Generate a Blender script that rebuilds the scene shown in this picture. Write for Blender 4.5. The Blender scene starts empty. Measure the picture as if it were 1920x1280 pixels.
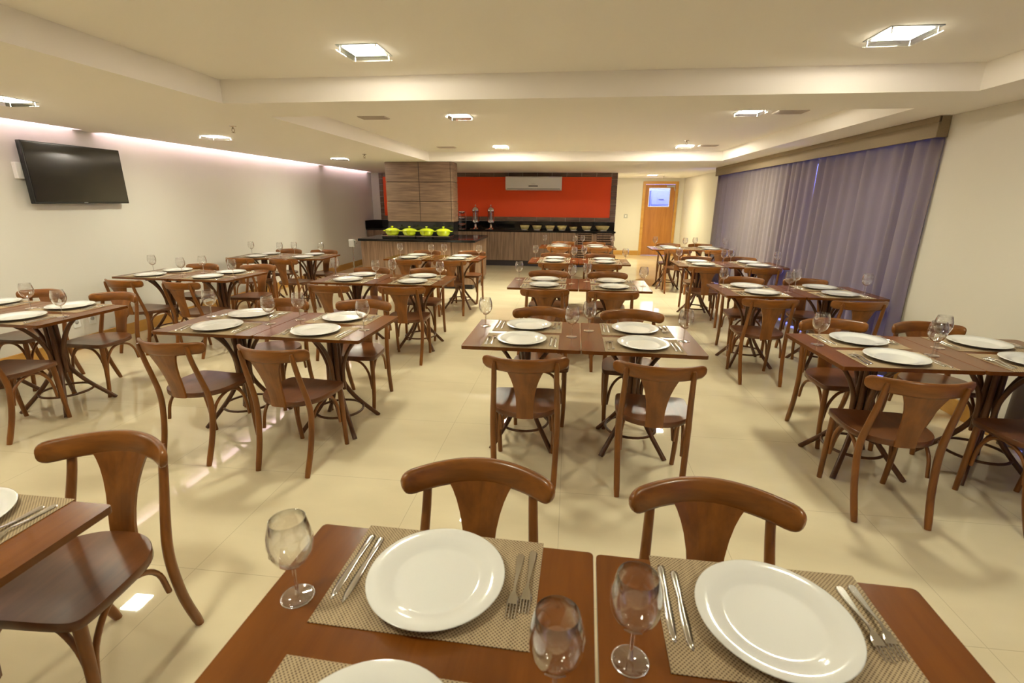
import bpy, bmesh, math, random
from mathutils import Vector, Matrix
random.seed(7)
S = bpy.context.scene
COL = S.collection
PI = math.pi

# ---------------------------------------------------------------- camera
F_PX, PITCH, YAW, ROLL, CAM_H = 903.5, 0.2833, 0.1164, 0.0070, 1.5816
cp, sp, cy, sy, cr, sr = (math.cos(PITCH), math.sin(PITCH), math.cos(YAW), math.sin(YAW),
                          math.cos(ROLL), math.sin(ROLL))
FWD = Vector((-sy * cp, cy * cp, -sp))
R0v, U0v = Vector((cy, sy, 0)), Vector((-sy * sp, cy * sp, cp))
RIGHT, UP = R0v * cr + U0v * sr, U0v * cr - R0v * sr
cam_d = bpy.data.cameras.new('camera')
cam = bpy.data.objects.new('camera', cam_d)
COL.objects.link(cam)
m3 = Matrix((RIGHT, UP, -FWD)).transposed()
cam.matrix_world = Matrix.Translation((0, 0, CAM_H)) @ m3.to_4x4()
cam_d.sensor_width = 36.0
cam_d.lens = 36.0 * F_PX / 1920.0
cam_d.clip_start = 0.05
cam_d.dof.use_dof = True
cam_d.dof.focus_distance = 4.5
cam_d.dof.aperture_fstop = 5.0
S.camera = cam


def project(x, y, z):
    """pixel of a point in the 1920x1280 frame (used only to skip settings outside the frame)"""
    v = Vector((x, y, z - CAM_H))
    d = v.dot(FWD)
    if d < 0.05:
        return None
    return 960 + F_PX * v.dot(RIGHT) / d, 640 - F_PX * v.dot(UP) / d


def in_frame(points):
    for p in points:
        q = project(*p)
        if q and 2 < q[0] < 1918 and 2 < q[1] < 1277:
            return True
    return False


# ---------------------------------------------------------------- world, view
W = bpy.data.worlds.new('dusk_sky')
S.world = W
W.use_nodes = True
W.node_tree.nodes['Background'].inputs['Color'].default_value = (0.16, 0.20, 1.0, 1)
W.node_tree.nodes['Background'].inputs['Strength'].default_value = 6.5
S.view_settings.view_transform = 'Standard'
S.view_settings.look = 'None'
S.view_settings.exposure = 0.26
S.view_settings.gamma = 1.0
S.view_settings.use_curve_mapping = False
LAMP_STRENGTH = 200.0
LAMP_FAR = 850.0      # the lamps over the rear half of the room burn brighter
LAMP_COLOR = (1.0, 0.905, 0.76)
COVE_STRENGTH = 34.0
COVE_COLOR = (0.96, 0.78, 1.0)


# ---------------------------------------------------------------- materials
def new_mat(name):
    m = bpy.data.materials.new(name)
    m.use_nodes = True
    return m, m.node_tree, m.node_tree.nodes, m.node_tree.links, m.node_tree.nodes['Principled BSDF']


def setp(b, **k):
    for n, v in k.items():
        n = n.replace('_', ' ')
        if n in b.inputs:
            b.inputs[n].default_value = v


def plain(name, col, rough=0.5, metal=0.0, spec=0.5, coat=0.0, noise=0.0, nscale=8.0, bump=0.0):
    m, t, N, L, b = new_mat(name)
    c4 = (*col, 1)
    setp(b, Base_Color=c4, Roughness=rough, Metallic=metal, Specular_IOR_Level=spec, Coat_Weight=coat,
         Coat_Roughness=0.05)
    if noise > 0 or bump > 0:
        tc = N.new('ShaderNodeTexCoord')
        nz = N.new('ShaderNodeTexNoise')
        nz.inputs['Scale'].default_value = nscale
        nz.inputs['Detail'].default_value = 4
        L.new(tc.outputs['Object'], nz.inputs['Vector'])
        if noise > 0:
            r = N.new('ShaderNodeValToRGB')
            r.color_ramp.elements[0].position = 0.3
            r.color_ramp.elements[1].position = 0.7
            r.color_ramp.elements[0].color = (*[c * (1 - noise) for c in col], 1)
            r.color_ramp.elements[1].color = (*[min(1, c * (1 + noise)) for c in col], 1)
            L.new(nz.outputs['Fac'], r.inputs['Fac'])
            L.new(r.outputs['Color'], b.inputs['Base Color'])
        if bump > 0:
            bp = N.new('ShaderNodeBump')
            bp.inputs['Strength'].default_value = bump
            bp.inputs['Distance'].default_value = 0.01
            L.new(nz.outputs['Fac'], bp.inputs['Height'])
            L.new(bp.outputs['Normal'], b.inputs['Normal'])
    return m


def wood(name, dark, light, rough=0.35, coat=0.0, stretch=(1, 1, 14), scale=3.0, detail=8, contrast=(0.3, 0.72),
         coords='Object', spec=0.5):
    """grain: noise squeezed along the two directions across the grain"""
    m, t, N, L, b = new_mat(name)
    setp(b, Roughness=rough, Coat_Weight=coat, Coat_Roughness=0.08, Specular_IOR_Level=spec)
    tc = N.new('ShaderNodeTexCoord')
    mp = N.new('ShaderNodeMapping')
    mp.inputs['Scale'].default_value = stretch
    nz = N.new('ShaderNodeTexNoise')
    nz.inputs['Scale'].default_value = scale
    nz.inputs['Detail'].default_value = detail
    nz.inputs['Roughness'].default_value = 0.6
    nz.inputs['Distortion'].default_value = 0.35
    r = N.new('ShaderNodeValToRGB')
    r.color_ramp.elements[0].position = contrast[0]
    r.color_ramp.elements[1].position = contrast[1]
    r.color_ramp.elements[0].color = (*dark, 1)
    r.color_ramp.elements[1].color = (*light, 1)
    L.new(tc.outputs[coords], mp.inputs['Vector'])
    L.new(mp.outputs['Vector'], nz.inputs['Vector'])
    L.new(nz.outputs['Fac'], r.inputs['Fac'])
    L.new(r.outputs['Color'], b.inputs['Base Color'])
    return m


def thin_glass(name, tint=(0.96, 0.97, 0.97), rough=0.0, ior=1.5, boost=1.0):
    m, t, N, L, b = new_mat(name)
    N.remove(b)
    out = N['Material Output']
    tr = N.new('ShaderNodeBsdfTransparent')
    tr.inputs['Color'].default_value = (*tint, 1)
    gl = N.new('ShaderNodeBsdfGlossy')
    gl.inputs['Roughness'].default_value = rough
    gl.inputs['Color'].default_value = (1, 1, 1, 1)
    # reflectance grows towards grazing angles, the same from both sides of the thin sheet
    fr = N.new('ShaderNodeLayerWeight')
    fr.inputs['Blend'].default_value = 0.5
    pw = N.new('ShaderNodeMath')
    pw.operation = 'POWER'
    pw.inputs[1].default_value = 2.4
    mul = N.new('ShaderNodeMath')
    mul.operation = 'MULTIPLY_ADD'
    mul.use_clamp = True
    mul.inputs[1].default_value = 0.75 * boost
    mul.inputs[2].default_value = 0.04 * boost
    mx = N.new('ShaderNodeMixShader')
    L.new(fr.outputs['Facing'], pw.inputs[0])
    L.new(pw.outputs[0], mul.inputs[0])
    L.new(mul.outputs[0], mx.inputs['Fac'])
    L.new(tr.outputs[0], mx.inputs[1])
    L.new(gl.outputs[0], mx.inputs[2])
    L.new(mx.outputs[0], out.inputs['Surface'])
    return m


def emitter(name, col, strength):
    m, t, N, L, b = new_mat(name)
    setp(b, Base_Color=(0.8, 0.8, 0.8, 1), Emission_Color=(*col, 1), Emission_Strength=strength)
    return m


M = {}
M['ceiling'] = plain('ceiling_paint', (0.93, 0.88, 0.80), 0.9, spec=0.2)
M['wall'] = plain('cream_wall_paint', (0.72, 0.675, 0.59), 0.8, spec=0.25)
M['wall_left'] = plain('pale_wall_paint', (0.77, 0.735, 0.675), 0.75, spec=0.25)
M['table'] = wood('table_wood', (0.12, 0.032, 0.003), (0.19, 0.056, 0.006), 0.24, 0.0, (10, 1.2, 1), 1.6)
M['table_edge'] = wood('table_leg_wood', (0.075, 0.026, 0.008), (0.15, 0.055, 0.016), 0.35, 0.0, (8, 8, 1), 3)
M['chair'] = wood('chair_wood', (0.145, 0.045, 0.006), (0.275, 0.095, 0.014), 0.33, 0.1, (8, 8, 1.2), 2.5)
M['chair_rail'] = wood('chair_rail_wood', (0.155, 0.048, 0.005), (0.29, 0.100, 0.013), 0.3, 0.15, (1.2, 8, 10), 2.5)
M['chair_seat'] = wood('chair_seat_wood', (0.09, 0.030, 0.010), (0.165, 0.058, 0.018), 0.28, 0.1, (9, 1.2, 6), 2.2)
M['plate'] = plain('white_porcelain', (0.76, 0.745, 0.72), 0.12, spec=0.55, coat=0.5)
M['steel'] = plain('cutlery_steel', (0.62, 0.60, 0.56), 0.16, 1.0)
M['chrome'] = plain('polished_chrome', (0.75, 0.74, 0.72), 0.08, 1.0)
M['glass'] = thin_glass('drinking_glass', (0.985, 0.985, 0.985), 0.0, 1.45, 2.0)
M['crystal'] = thin_glass('solid_crystal', (0.97, 0.97, 0.97), 0.12, 1.5, 7.0)
M['pane'] = thin_glass('window_glass', (0.92, 0.95, 0.97), 0.0, 1.5)
M['granite'] = plain('black_granite', (0.010, 0.010, 0.010), 0.07, spec=0.6, noise=0.5, nscale=60)
M['kick'] = plain('dark_plinth', (0.035, 0.025, 0.028), 0.5)
M['clad_h'] = wood('grey_walnut_horizontal', (0.10, 0.055, 0.034), (0.255, 0.158, 0.098), 0.45, 0, (0.9, 2, 16), 2.4,
                   contrast=(0.32, 0.68))
M['clad_v'] = wood('grey_walnut_vertical', (0.15, 0.088, 0.052), (0.35, 0.225, 0.145), 0.45, 0, (16, 3, 0.7), 2.4,
                   contrast=(0.32, 0.68))
M['joint'] = plain('dark_joint', (0.035, 0.014, 0.008), 0.6)
M['orange'] = plain('orange_panel_paint', (0.90, 0.088, 0.014), 0.5, spec=0.3)
M['door'] = wood('honey_door_wood', (0.36, 0.135, 0.020), (0.50, 0.215, 0.038), 0.35, 0.1, (8, 8, 0.8), 1.5)
M['honey'] = wood('honey_trim_wood', (0.50, 0.25, 0.048), (0.62, 0.34, 0.075), 0.35, 0.1, (1, 1, 6), 1.5)
M['tv_screen'] = plain('black_glossy_screen', (0.012, 0.010, 0.009), 0.10, spec=0.7)
M['tv_body'] = plain('black_plastic', (0.012, 0.012, 0.012), 0.25)
M['white_plastic'] = plain('white_plastic', (0.88, 0.87, 0.84), 0.3)
M['grey_plastic'] = plain('light_grey_plastic', (0.46, 0.45, 0.43), 0.4)
M['dark_mark'] = plain('dark_printed_mark', (0.02, 0.02, 0.02), 0.4)
M['light_mark'] = plain('light_printed_mark', (0.5, 0.5, 0.5), 0.4)
M['pot'] = plain('lime_enamel', (0.50, 0.60, 0.012), 0.16, spec=0.6, coat=0.6)
M['bowl'] = plain('bamboo_bowl', (0.62, 0.52, 0.22), 0.35, noise=0.15, nscale=20)
M['food'] = plain('dark_green_leaves', (0.04, 0.05, 0.015), 0.6, noise=0.5, nscale=40)
M['valance'] = plain('taupe_valance_fabric', (0.28, 0.215, 0.135), 0.8, noise=0.06, nscale=120)
M['vent'] = plain('grey_grille', (0.58, 0.50, 0.43), 0.6)
M['brass'] = plain('sprinkler_metal', (0.35, 0.28, 0.2), 0.3, 1.0)
M['lamp_on'] = emitter('lit_lamp_diffuser', LAMP_COLOR, LAMP_STRENGTH)
M['lamp_far'] = emitter('lit_far_lamp_diffuser', LAMP_COLOR, LAMP_FAR)
M['lamp_alcove'] = emitter('lit_alcove_diffuser', (1.0, 0.86, 0.60), LAMP_STRENGTH * 2.7)
M['cove'] = emitter('pink_led_strip', COVE_COLOR, COVE_STRENGTH)
M['cool_lamp'] = emitter('cool_tube_lamp', (0.72, 0.76, 1.0), 42)
M['lamp_glass'] = thin_glass('lamp_glass_plate', (0.93, 0.97, 0.93), 0.02, 1.5)
M['lamp_frame'] = plain('satin_lamp_frame', (0.5, 0.52, 0.5), 0.3, 0.6)
M['aluminium'] = plain('dark_aluminium_frame', (0.10, 0.10, 0.11), 0.4, 0.7)
M['back_wall'] = plain('service_area_paint', (0.75, 0.76, 0.85), 0.8)
M['back_grey'] = plain('service_cabinet_grey', (0.38, 0.40, 0.52), 0.5)


def floor_mat():
    m, t, N, L, b = new_mat('polished_cream_tiles')
    setp(b, Roughness=0.02, Specular_IOR_Level=0.6)
    tc = N.new('ShaderNodeTexCoord')
    br = N.new('ShaderNodeTexBrick')
    br.offset = 0.0
    br.squash = 1.0
    br.inputs['Scale'].default_value = 1.0
    br.inputs['Brick Width'].default_value = 0.8
    br.inputs['Row Height'].default_value = 0.8
    br.inputs['Mortar Size'].default_value = 0.0018
    br.inputs['Mortar Smooth'].default_value = 0.1
    br.inputs['Color1'].default_value = (0.80, 0.69, 0.475, 1)
    br.inputs['Color2'].default_value = (0.785, 0.678, 0.467, 1)
    br.inputs['Mortar'].default_value = (0.62, 0.52, 0.35, 1)
    nz = N.new('ShaderNodeTexNoise')
    nz.inputs['Scale'].default_value = 1.3
    nz.inputs['Detail'].default_value = 6
    mp = N.new('ShaderNodeMapping')
    mp.inputs['Scale'].default_value = (1, 2.6, 1)
    mp.inputs['Rotation'].default_value = (0, 0, 0.4)
    rr = N.new('ShaderNodeValToRGB')
    rr.color_ramp.elements[0].position = 0.35
    rr.color_ramp.elements[1].position = 0.7
    rr.color_ramp.elements[0].color = (0.90, 0.89, 0.88, 1)
    rr.color_ramp.elements[1].color = (1, 1, 1, 1)
    mx = N.new('ShaderNodeMix')
    mx.data_type = 'RGBA'
    mx.blend_type = 'MULTIPLY'
    mx.inputs[0].default_value = 1.0
    L.new(tc.outputs['Object'], br.inputs['Vector'])
    L.new(tc.outputs['Object'], mp.inputs['Vector'])
    L.new(mp.outputs['Vector'], nz.inputs['Vector'])
    L.new(nz.outputs['Fac'], rr.inputs['Fac'])
    L.new(br.outputs['Color'], mx.inputs[6])
    L.new(rr.outputs['Color'], mx.inputs[7])
    L.new(mx.outputs[2], b.inputs['Base Color'])
    return m


def mat_weave():
    m, t, N, L, b = new_mat('woven_placemat')
    setp(b, Roughness=0.75, Specular_IOR_Level=0.3)
    tc = N.new('ShaderNodeTexCoord')
    sep = N.new('ShaderNodeSeparateXYZ')
    L.new(tc.outputs['Object'], sep.inputs[0])

    def sine(sock, freq, ph=0.0):
        a = N.new('ShaderNodeMath'); a.operation = 'MULTIPLY_ADD'
        a.inputs[1].default_value = freq
        a.inputs[2].default_value = ph
        L.new(sock, a.inputs[0])
        s = N.new('ShaderNodeMath'); s.operation = 'SINE'
        L.new(a.outputs[0], s.inputs[0])
        return s.outputs[0]
    k = 2 * PI / 0.0085
    pr = N.new('ShaderNodeMath'); pr.operation = 'MULTIPLY'
    L.new(sine(sep.outputs['X'], k), pr.inputs[0])
    L.new(sine(sep.outputs['Y'], k), pr.inputs[1])
    ma = N.new('ShaderNodeMath'); ma.operation = 'MULTIPLY_ADD'
    ma.inputs[1].default_value = 0.5
    ma.inputs[2].default_value = 0.5
    L.new(pr.outputs[0], ma.inputs[0])
    nz = N.new('ShaderNodeTexNoise')
    nz.inputs['Scale'].default_value = 14
    mp = N.new('ShaderNodeMapping')
    mp.inputs['Scale'].default_value = (5, 0.6, 1)
    L.new(tc.outputs['Object'], mp.inputs['Vector'])
    L.new(mp.outputs['Vector'], nz.inputs['Vector'])
    ad = N.new('ShaderNodeMath'); ad.operation = 'MULTIPLY_ADD'
    ad.inputs[1].default_value = 0.35
    L.new(nz.outputs['Fac'], ad.inputs[0])
    L.new(ma.outputs[0], ad.inputs[2])
    r = N.new('ShaderNodeValToRGB')
    r.color_ramp.elements[0].position = 0.28
    r.color_ramp.elements[1].position = 0.75
    r.color_ramp.elements[0].color = (0.105, 0.064, 0.036, 1)
    r.color_ramp.elements[1].color = (0.46, 0.345, 0.21, 1)
    L.new(ad.outputs[0], r.inputs['Fac'])
    L.new(r.outputs['Color'], b.inputs['Base Color'])
    bp = N.new('ShaderNodeBump')
    bp.inputs['Strength'].default_value = 0.5
    bp.inputs['Distance'].default_value = 0.001
    L.new(ma.outputs[0], bp.inputs['Height'])
    L.new(bp.outputs['Normal'], b.inputs['Normal'])
    return m


def curtain_mat():
    m, t, N, L, b = new_mat('taupe_curtain_cloth')
    N.remove(b)
    out = N['Material Output']
    d = N.new('ShaderNodeBsdfDiffuse')
    d.inputs['Color'].default_value = (0.33, 0.275, 0.235, 1)
    tr = N.new('ShaderNodeBsdfTranslucent')
    tr.inputs['Color'].default_value = (0.50, 0.42, 0.42, 1)
    mx = N.new('ShaderNodeMixShader')
    mx.inputs[0].default_value = 0.27
    L.new(d.outputs[0], mx.inputs[1])
    L.new(tr.outputs[0], mx.inputs[2])
    L.new(mx.outputs[0], out.inputs['Surface'])
    return m


M['floor'] = floor_mat()
M['placemat'] = mat_weave()
M['curtain'] = curtain_mat()


# ---------------------------------------------------------------- mesh helpers
class MB:
    """collects shapes, builds ONE mesh"""
    def __init__(s):
        s.v, s.f, s.sm = [], [], []

    def add(s, vs, fs, smooth=False):
        o = len(s.v)
        s.v += [tuple(p) for p in vs]
        s.f += [tuple(i + o for i in f) for f in fs]
        s.sm += [smooth] * len(fs)
        return s

    def box(s, x0, x1, y0, y1, z0, z1):
        vs = [(x, y, z) for x in (x0, x1) for y in (y0, y1) for z in (z0, z1)]
        return s.add(vs, [(0, 1, 3, 2), (4, 6, 7, 5), (0, 4, 5, 1), (2, 3, 7, 6), (0, 2, 6, 4), (1, 5, 7, 3)])

    def bbox(s, x0, x1, y0, y1, z0, z1, r, seg=2):
        """box with rounded edges"""
        bm = bmesh.new()
        bmesh.ops.create_cube(bm, size=1)
        for v in bm.verts:
            v.co = ((x0 + x1) / 2 + v.co.x * (x1 - x0), (y0 + y1) / 2 + v.co.y * (y1 - y0),
                    (z0 + z1) / 2 + v.co.z * (z1 - z0))
        bmesh.ops.bevel(bm, geom=bm.edges[:], offset=r, segments=seg, affect='EDGES', profile=0.5)
        bm.verts.index_update()
        s.add([v.co.copy() for v in bm.verts], [[v.index for v in f.verts] for f in bm.faces], False)
        bm.free()
        return s

    def tube(s, pts, rad, seg=10, cap=True, flat=1.0):
        pts = [Vector(p) for p in pts]
        n = len(pts)
        rad = rad if isinstance(rad, (list, tuple)) else [rad] * n
        vs = []
        ref = None
        for i, p in enumerate(pts):
            t = (pts[min(i + 1, n - 1)] - pts[max(i - 1, 0)]).normalized()
            if ref is None:
                ref = Vector((0, 0, 1)) if abs(t.z) < 0.9 else Vector((0, 1, 0))
            a = t.cross(ref).normalized()
            b = a.cross(t).normalized()
            ref = b
            for k in range(seg):
                q = 2 * PI * k / seg
                vs.append(p + (a * math.cos(q) + b * math.sin(q) * flat) * rad[i])
        fs = [(i * seg + k, i * seg + (k + 1) % seg, (i + 1) * seg + (k + 1) % seg, (i + 1) * seg + k)
              for i in range(n - 1) for k in range(seg)]
        s.add(vs, fs, True)
        if cap:
            s.add(vs[:seg], [tuple(range(seg))])
            s.add(vs[-seg:], [tuple(range(seg))[::-1]])
        return s

    def lathe(s, prof, seg=24, c=(0, 0), close=False, sx=1.0, sy=1.0):
        vs = []
        for r, z in prof:
            for k in range(seg):
                q = 2 * PI * k / seg
                vs.append((c[0] + r * sx * math.cos(q), c[1] + r * sy * math.sin(q), z))
        n = len(prof)
        rng = n if close else n - 1
        fs = [(i * seg + k, i * seg + (k + 1) % seg, ((i + 1) % n) * seg + (k + 1) % seg, ((i + 1) % n) * seg + k)
              for i in range(rng) for k in range(seg)]
        s.add(vs, fs, True)
        return s

    def disc(s, r, z, seg=24, c=(0, 0), up=True, sx=1.0, sy=1.0):
        vs = [(c[0] + r * sx * math.cos(2 * PI * k / seg), c[1] + r * sy * math.sin(2 * PI * k / seg), z)
              for k in range(seg)]
        return s.add(vs, [tuple(range(seg)) if up else tuple(range(seg))[::-1]])

    def prism(s, poly, z0, z1):
        """poly counter-clockwise in xy"""
        n = len(poly)
        vs = [(x, y, z0) for x, y in poly] + [(x, y, z1) for x, y in poly]
        fs = [tuple(range(n))[::-1], tuple(range(n, 2 * n))]
        fs += [(i, (i + 1) % n, n + (i + 1) % n, n + i) for i in range(n)]
        return s.add(vs, fs)

    def mesh(s, name, mat):
        me = bpy.data.meshes.new(name)
        me.from_pydata([tuple(v) for v in s.v], [], s.f)
        me.polygons.foreach_set('use_smooth', s.sm)
        me.materials.append(mat)
        me.update()
        return me

    def build(s, name, mat, parent=None, loc=(0, 0, 0), rot=(0, 0, 0)):
        o = bpy.data.objects.new(name, s.mesh(name, mat))
        COL.objects.link(o)
        o.location = loc
        o.rotation_euler = rot
        if parent:
            o.parent = parent
        return o


def smooth_path(pts, n=6):
    """catmull-rom through the given points"""
    P = [Vector(p) for p in pts]
    P = [P[0] * 2 - P[1]] + P + [P[-1] * 2 - P[-2]]
    out = []
    for i in range(1, len(P) - 2):
        for k in range(n):
            t = k / n
            a, b, c, d = P[i - 1], P[i], P[i + 1], P[i + 2]
            out.append(0.5 * ((2 * b) + (c - a) * t + (2 * a - 5 * b + 4 * c - d) * t * t
                              + (3 * b - a - 3 * c + d) * t ** 3))
    out.append(P[-2])
    return out


def round_rect(x0, x1, y0, y1, r, n=4):
    pts = []
    for cx, cyy, a in ((x1 - r, y0 + r, -PI / 2), (x1 - r, y1 - r, 0), (x0 + r, y1 - r, PI / 2), (x0 + r, y0 + r, PI)):
        for k in range(n + 1):
            q = a + PI / 2 * k / n
            pts.append((cx + r * math.cos(q), cyy + r * math.sin(q)))
    return pts


def empty(name, loc=(0, 0, 0), rz=0.0):
    o = bpy.data.objects.new(name, None)
    COL.objects.link(o)
    o.location = loc
    o.rotation_euler = (0, 0, rz)
    o.empty_display_size = 0.1
    return o


def tag(o, label, cat, group=None):
    o['label'] = label
    o['category'] = cat
    if group:
        o['group'] = group
    return o


def struct(o):
    o['kind'] = 'structure'
    return o


KIDS = {}


def remember(root):
    """record the part tree of a finished prototype"""
    kids = {}
    for o in bpy.data.objects:
        if o.parent is not None:
            kids.setdefault(o.parent.name, []).append(o)
    KIDS[root.name] = kids
    return root


def dup(root, loc, rz, kids=None, parent=None):
    kids = KIDS[root.name] if kids is None else kids
    r = root.copy()
    COL.objects.link(r)
    if parent is None:
        r.location = loc
        r.rotation_euler = (0, 0, rz)
    else:
        r.parent = parent
    for ch in kids.get(root.name, []):
        dup(ch, None, 0, kids, r)
    return r


class Stock:
    """the first placing uses the prototype itself, later ones its copies"""
    def __init__(s, proto):
        s.p, s.used = remember(proto), False

    def place(s, loc, rz):
        if not s.used:
            s.used = True
            s.p.location = loc
            s.p.rotation_euler = (0, 0, rz)
            return s.p
        return dup(s.p, loc, rz)


# ---------------------------------------------------------------- room shell
Z1, Z2 = 2.270, 2.432           # low ceiling, tray ceiling
XL, XR, XW = -5.25, 3.02, 3.30  # left wall, right wall face, window plane
YB, YO, YD = -1.8, 12.80, 15.50  # behind the camera, orange wall, door wall

struct(MB().box(XL - 0.1, XW + 0.15, YB - 0.1, 17.8, -0.1, 0.0).build('floor', M['floor']))
# ceiling: low slab with two raised trays and a light slot on the left
c = MB()
c.box(-5.12, -2.63, YB, 12.66, Z1, Z1 + 0.022)
c.box(-4.90, -2.63, YB, 12.66, Z1 + 0.022, Z2)
for y0, y1 in ((YB, YB + 0.3), (4.90, 5.13), (10.08, 10.28), (12.55, 12.80)):
    c.box(XL, -5.12, y0, y1, Z1, Z1 + 0.022).box(XL, -4.90, y0, y1, Z1 + 0.022, Z2)
c.box(2.53, XW + 0.1, YB, YD, Z1, Z2)
c.box(-2.63, 2.53, YB, -0.9, Z1, Z2)
c.box(-2.63, 2.53, 3.69, 4.29, Z1, Z2)
c.box(-2.63, 2.53, 9.17, YD, Z1, Z2)
c.box(-5.12, -2.63, 12.66, 12.80, Z1, Z1 + 0.022).box(-4.90, -2.63, 12.66, 12.80, Z1 + 0.022, Z2)
c.box(XL - 0.1, XW + 0.1, YB - 0.1, YD, Z2, Z2 + 0.1)
struct(c.build('ceiling', M['ceiling']))
struct(MB().box(XL - 0.1, XL, YB - 0.1, YO + 0.2, 0, Z2).build('wall_left', M['wall_left']))
struct(MB().box(XL, XW, YB - 0.1, YB, 0, Z2).build('wall_front', M['wall']))
struct(MB().box(XL, 1.11, YO, YO + 0.16, 0, Z2).build('wall_back', M['wall']))
struct(MB().box(1.01, 1.11, YO + 0.16, YD, 0, Z2).build('wall_passage', M['wall']))
# door wall with its opening
dx0, dx1, dz1 = 2.165, 3.075, 2.10
w = MB().box(1.11, dx0, YD, YD + 0.12, 0, Z2).box(dx1, XW + 0.1, YD, YD + 0.12, 0, Z2).box(dx0, dx1, YD, YD + 0.12, dz1, Z2)
struct(w.build('wall_door', M['wall']))
# right wall: solid pier, window bays behind the curtains, far stretch
w = MB().box(XR, XW + 0.1, 3.27, 4.66, 0, Z2)
w.box(XW, XW + 0.1, 10.86, YD, 0, Z2)
w.box(XW, XW + 0.1, 4.66, 10.86, 2.15, Z2).box(XW, XW + 0.1, 4.66, 10.86, 0, 0.06)
w.box(XW, XW + 0.1, YB, 3.27, 2.15, Z2).box(XW, XW + 0.1, YB, 3.27, 0, 0.06)
struct(w.build('wall_right', M['wall']))


def window(n, y0, y1, bays):
    fr = MB()
    for k in range(bays + 1):
        y = y0 + (y1 - y0) * k / bays
        ya, yb = max(y0, y - 0.03), min(y1, y + 0.03)
        fr.box(XW + 0.02, XW + 0.07, ya, yb, 0.06, 2.15)
    fr.box(XW + 0.02, XW + 0.07, y0, y1, 2.10, 2.15).box(XW + 0.02, XW + 0.07, y0, y1, 0.06, 0.12)
    f = struct(fr.build('window_%d' % n, M['aluminium']))
    MB().box(XW + 0.04, XW + 0.046, y0 + 0.02, y1 - 0.02, 0.10, 2.12).build('window_pane', M['pane'], f)


window(1, 4.66, 10.86, 4)
window(2, YB, 3.27, 3)

# baseboards
b = MB()
b.bbox(XL, XL + 0.016, YB, 12.25, 0.0, 0.135, 0.003, 1)
struct(b.build('baseboard_left', M['honey']))
b = MB().bbox(1.11, 2.10, YD - 0.016, YD, 0, 0.135, 0.003, 1).bbox(3.135, XW, YD - 0.016, YD, 0, 0.135, 0.003, 1)
struct(b.build('baseboard_door', M['honey']))
b = MB().bbox(XR - 0.016, XR, 3.28, 4.655, 0, 0.135, 0.003, 1).bbox(XW - 0.016, XW, 10.87, YD - 0.02, 0, 0.135, 0.003, 1)
struct(b.build('baseboard_right', M['honey']))

# pink cove light strips on the ledge of the ceiling slot
for (y0, y1), ph in zip(((-1.4, 4.86), (5.17, 10.04), (10.32, 12.5)),
                    ('above the television', 'middle run', 'farthest run')):
    o = MB().box(-5.005, -4.99, y0, y1, Z1 + 0.023, Z1 + 0.05).build('led_strip', M['cove'])
    tag(o, 'pinkish lit strip in the ceiling slot over the left wall, ' + ph, 'strip light', 'strip lights in the ceiling slot')

# ---------------------------------------------------------------- door
d = MB()
d.bbox(2.105, 2.185, YD - 0.03, YD + 0.12, 0, 2.175, 0.004, 1)
d.bbox(3.055, 3.135, YD - 0.03, YD + 0.12, 0, 2.175, 0.004, 1)
d.bbox(2.185, 3.055, YD - 0.03, YD + 0.12, 2.095, 2.175, 0.004, 1)
door = struct(d.build('door_1', M['honey']))
gx0, gx1, gz0, gz1 = 2.29, 2.915, 1.44, 1.995
leaf = MB()
ly0, ly1 = YD + 0.01, YD + 0.05
leaf.box(2.19, gx0, ly0, ly1, 0.01, 2.086).box(gx1, 3.05, ly0, ly1, 0.01, 2.086)
leaf.box(gx0, gx1, ly0, ly1, 0.01, gz0).box(gx0, gx1, ly0, ly1, gz1, 2.086)
lf = leaf.build('door_leaf', M['door'], door)
bd = MB()
for a in ((gx0, gx1, gz0, gz0 + 0.018), (gx0, gx1, gz1 - 0.018, gz1), (gx0, gx0 + 0.018, gz0, gz1), (gx1 - 0.018, gx1, gz0, gz1)):
    bd.box(a[0], a[1], ly0 - 0.006, ly0 + 0.012, a[2], a[3])
bd.build('glazing_bead', M['white_plastic'], lf)
MB().box(gx0, gx1, ly0 + 0.015, ly0 + 0.02, gz0, gz1).build('door_pane', M['pane'], lf)
cl = MB().box(2.80, 3.03, ly0 - 0.05, ly0, 2.015, 2.06).tube([(3.0, ly0 - 0.03, 2.04), (3.04, ly0 - 0.04, 1.9)], 0.008, 6)
cl.build('door_closer', M['lamp_frame'], lf)
# lit service area behind the door
sb = MB()
sb.box(1.2, 4.2, 17.6, 17.7, 0, 2.6).box(1.1, 1.2, YD + 0.12, 17.7, 0, 2.6).box(4.2, 4.3, YD + 0.12, 17.7, 0, 2.6)
sb.box(1.1, 4.3, YD + 0.12, 17.7, 2.6, 2.7)
struct(sb.build('wall_service', M['back_wall']))
rc = empty('storage_cabinet', (2.92, 17.2, 0))
tag(rc, 'grey storage cabinet seen through the small pane of the door', 'cabinet')
MB().bbox(-0.34, 0.34, -0.2, 0.2, 0, 1.95, 0.01).build('body', M['back_grey'], rc)
for z in (0.6, 1.2, 1.5):
    dr = MB().bbox(-0.31, 0.31, -0.225, -0.2, z, z + (0.56 if z < 1 else 0.27), 0.006).build('drawer', M['back_grey'], rc)
    MB().box(-0.08, 0.08, -0.24, -0.225, z + 0.16, z + 0.175).build('handle', M['dark_mark'], dr)
tl = MB().bbox(-0.6, 0.6, -0.06, 0.06, 2.52, 2.60, 0.01).build('tube_lamp', M['cool_lamp'], None, (2.7, 16.3, 0))
tag(tl, 'cool white ceiling lamp lighting the space behind the door', 'lamp')

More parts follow.
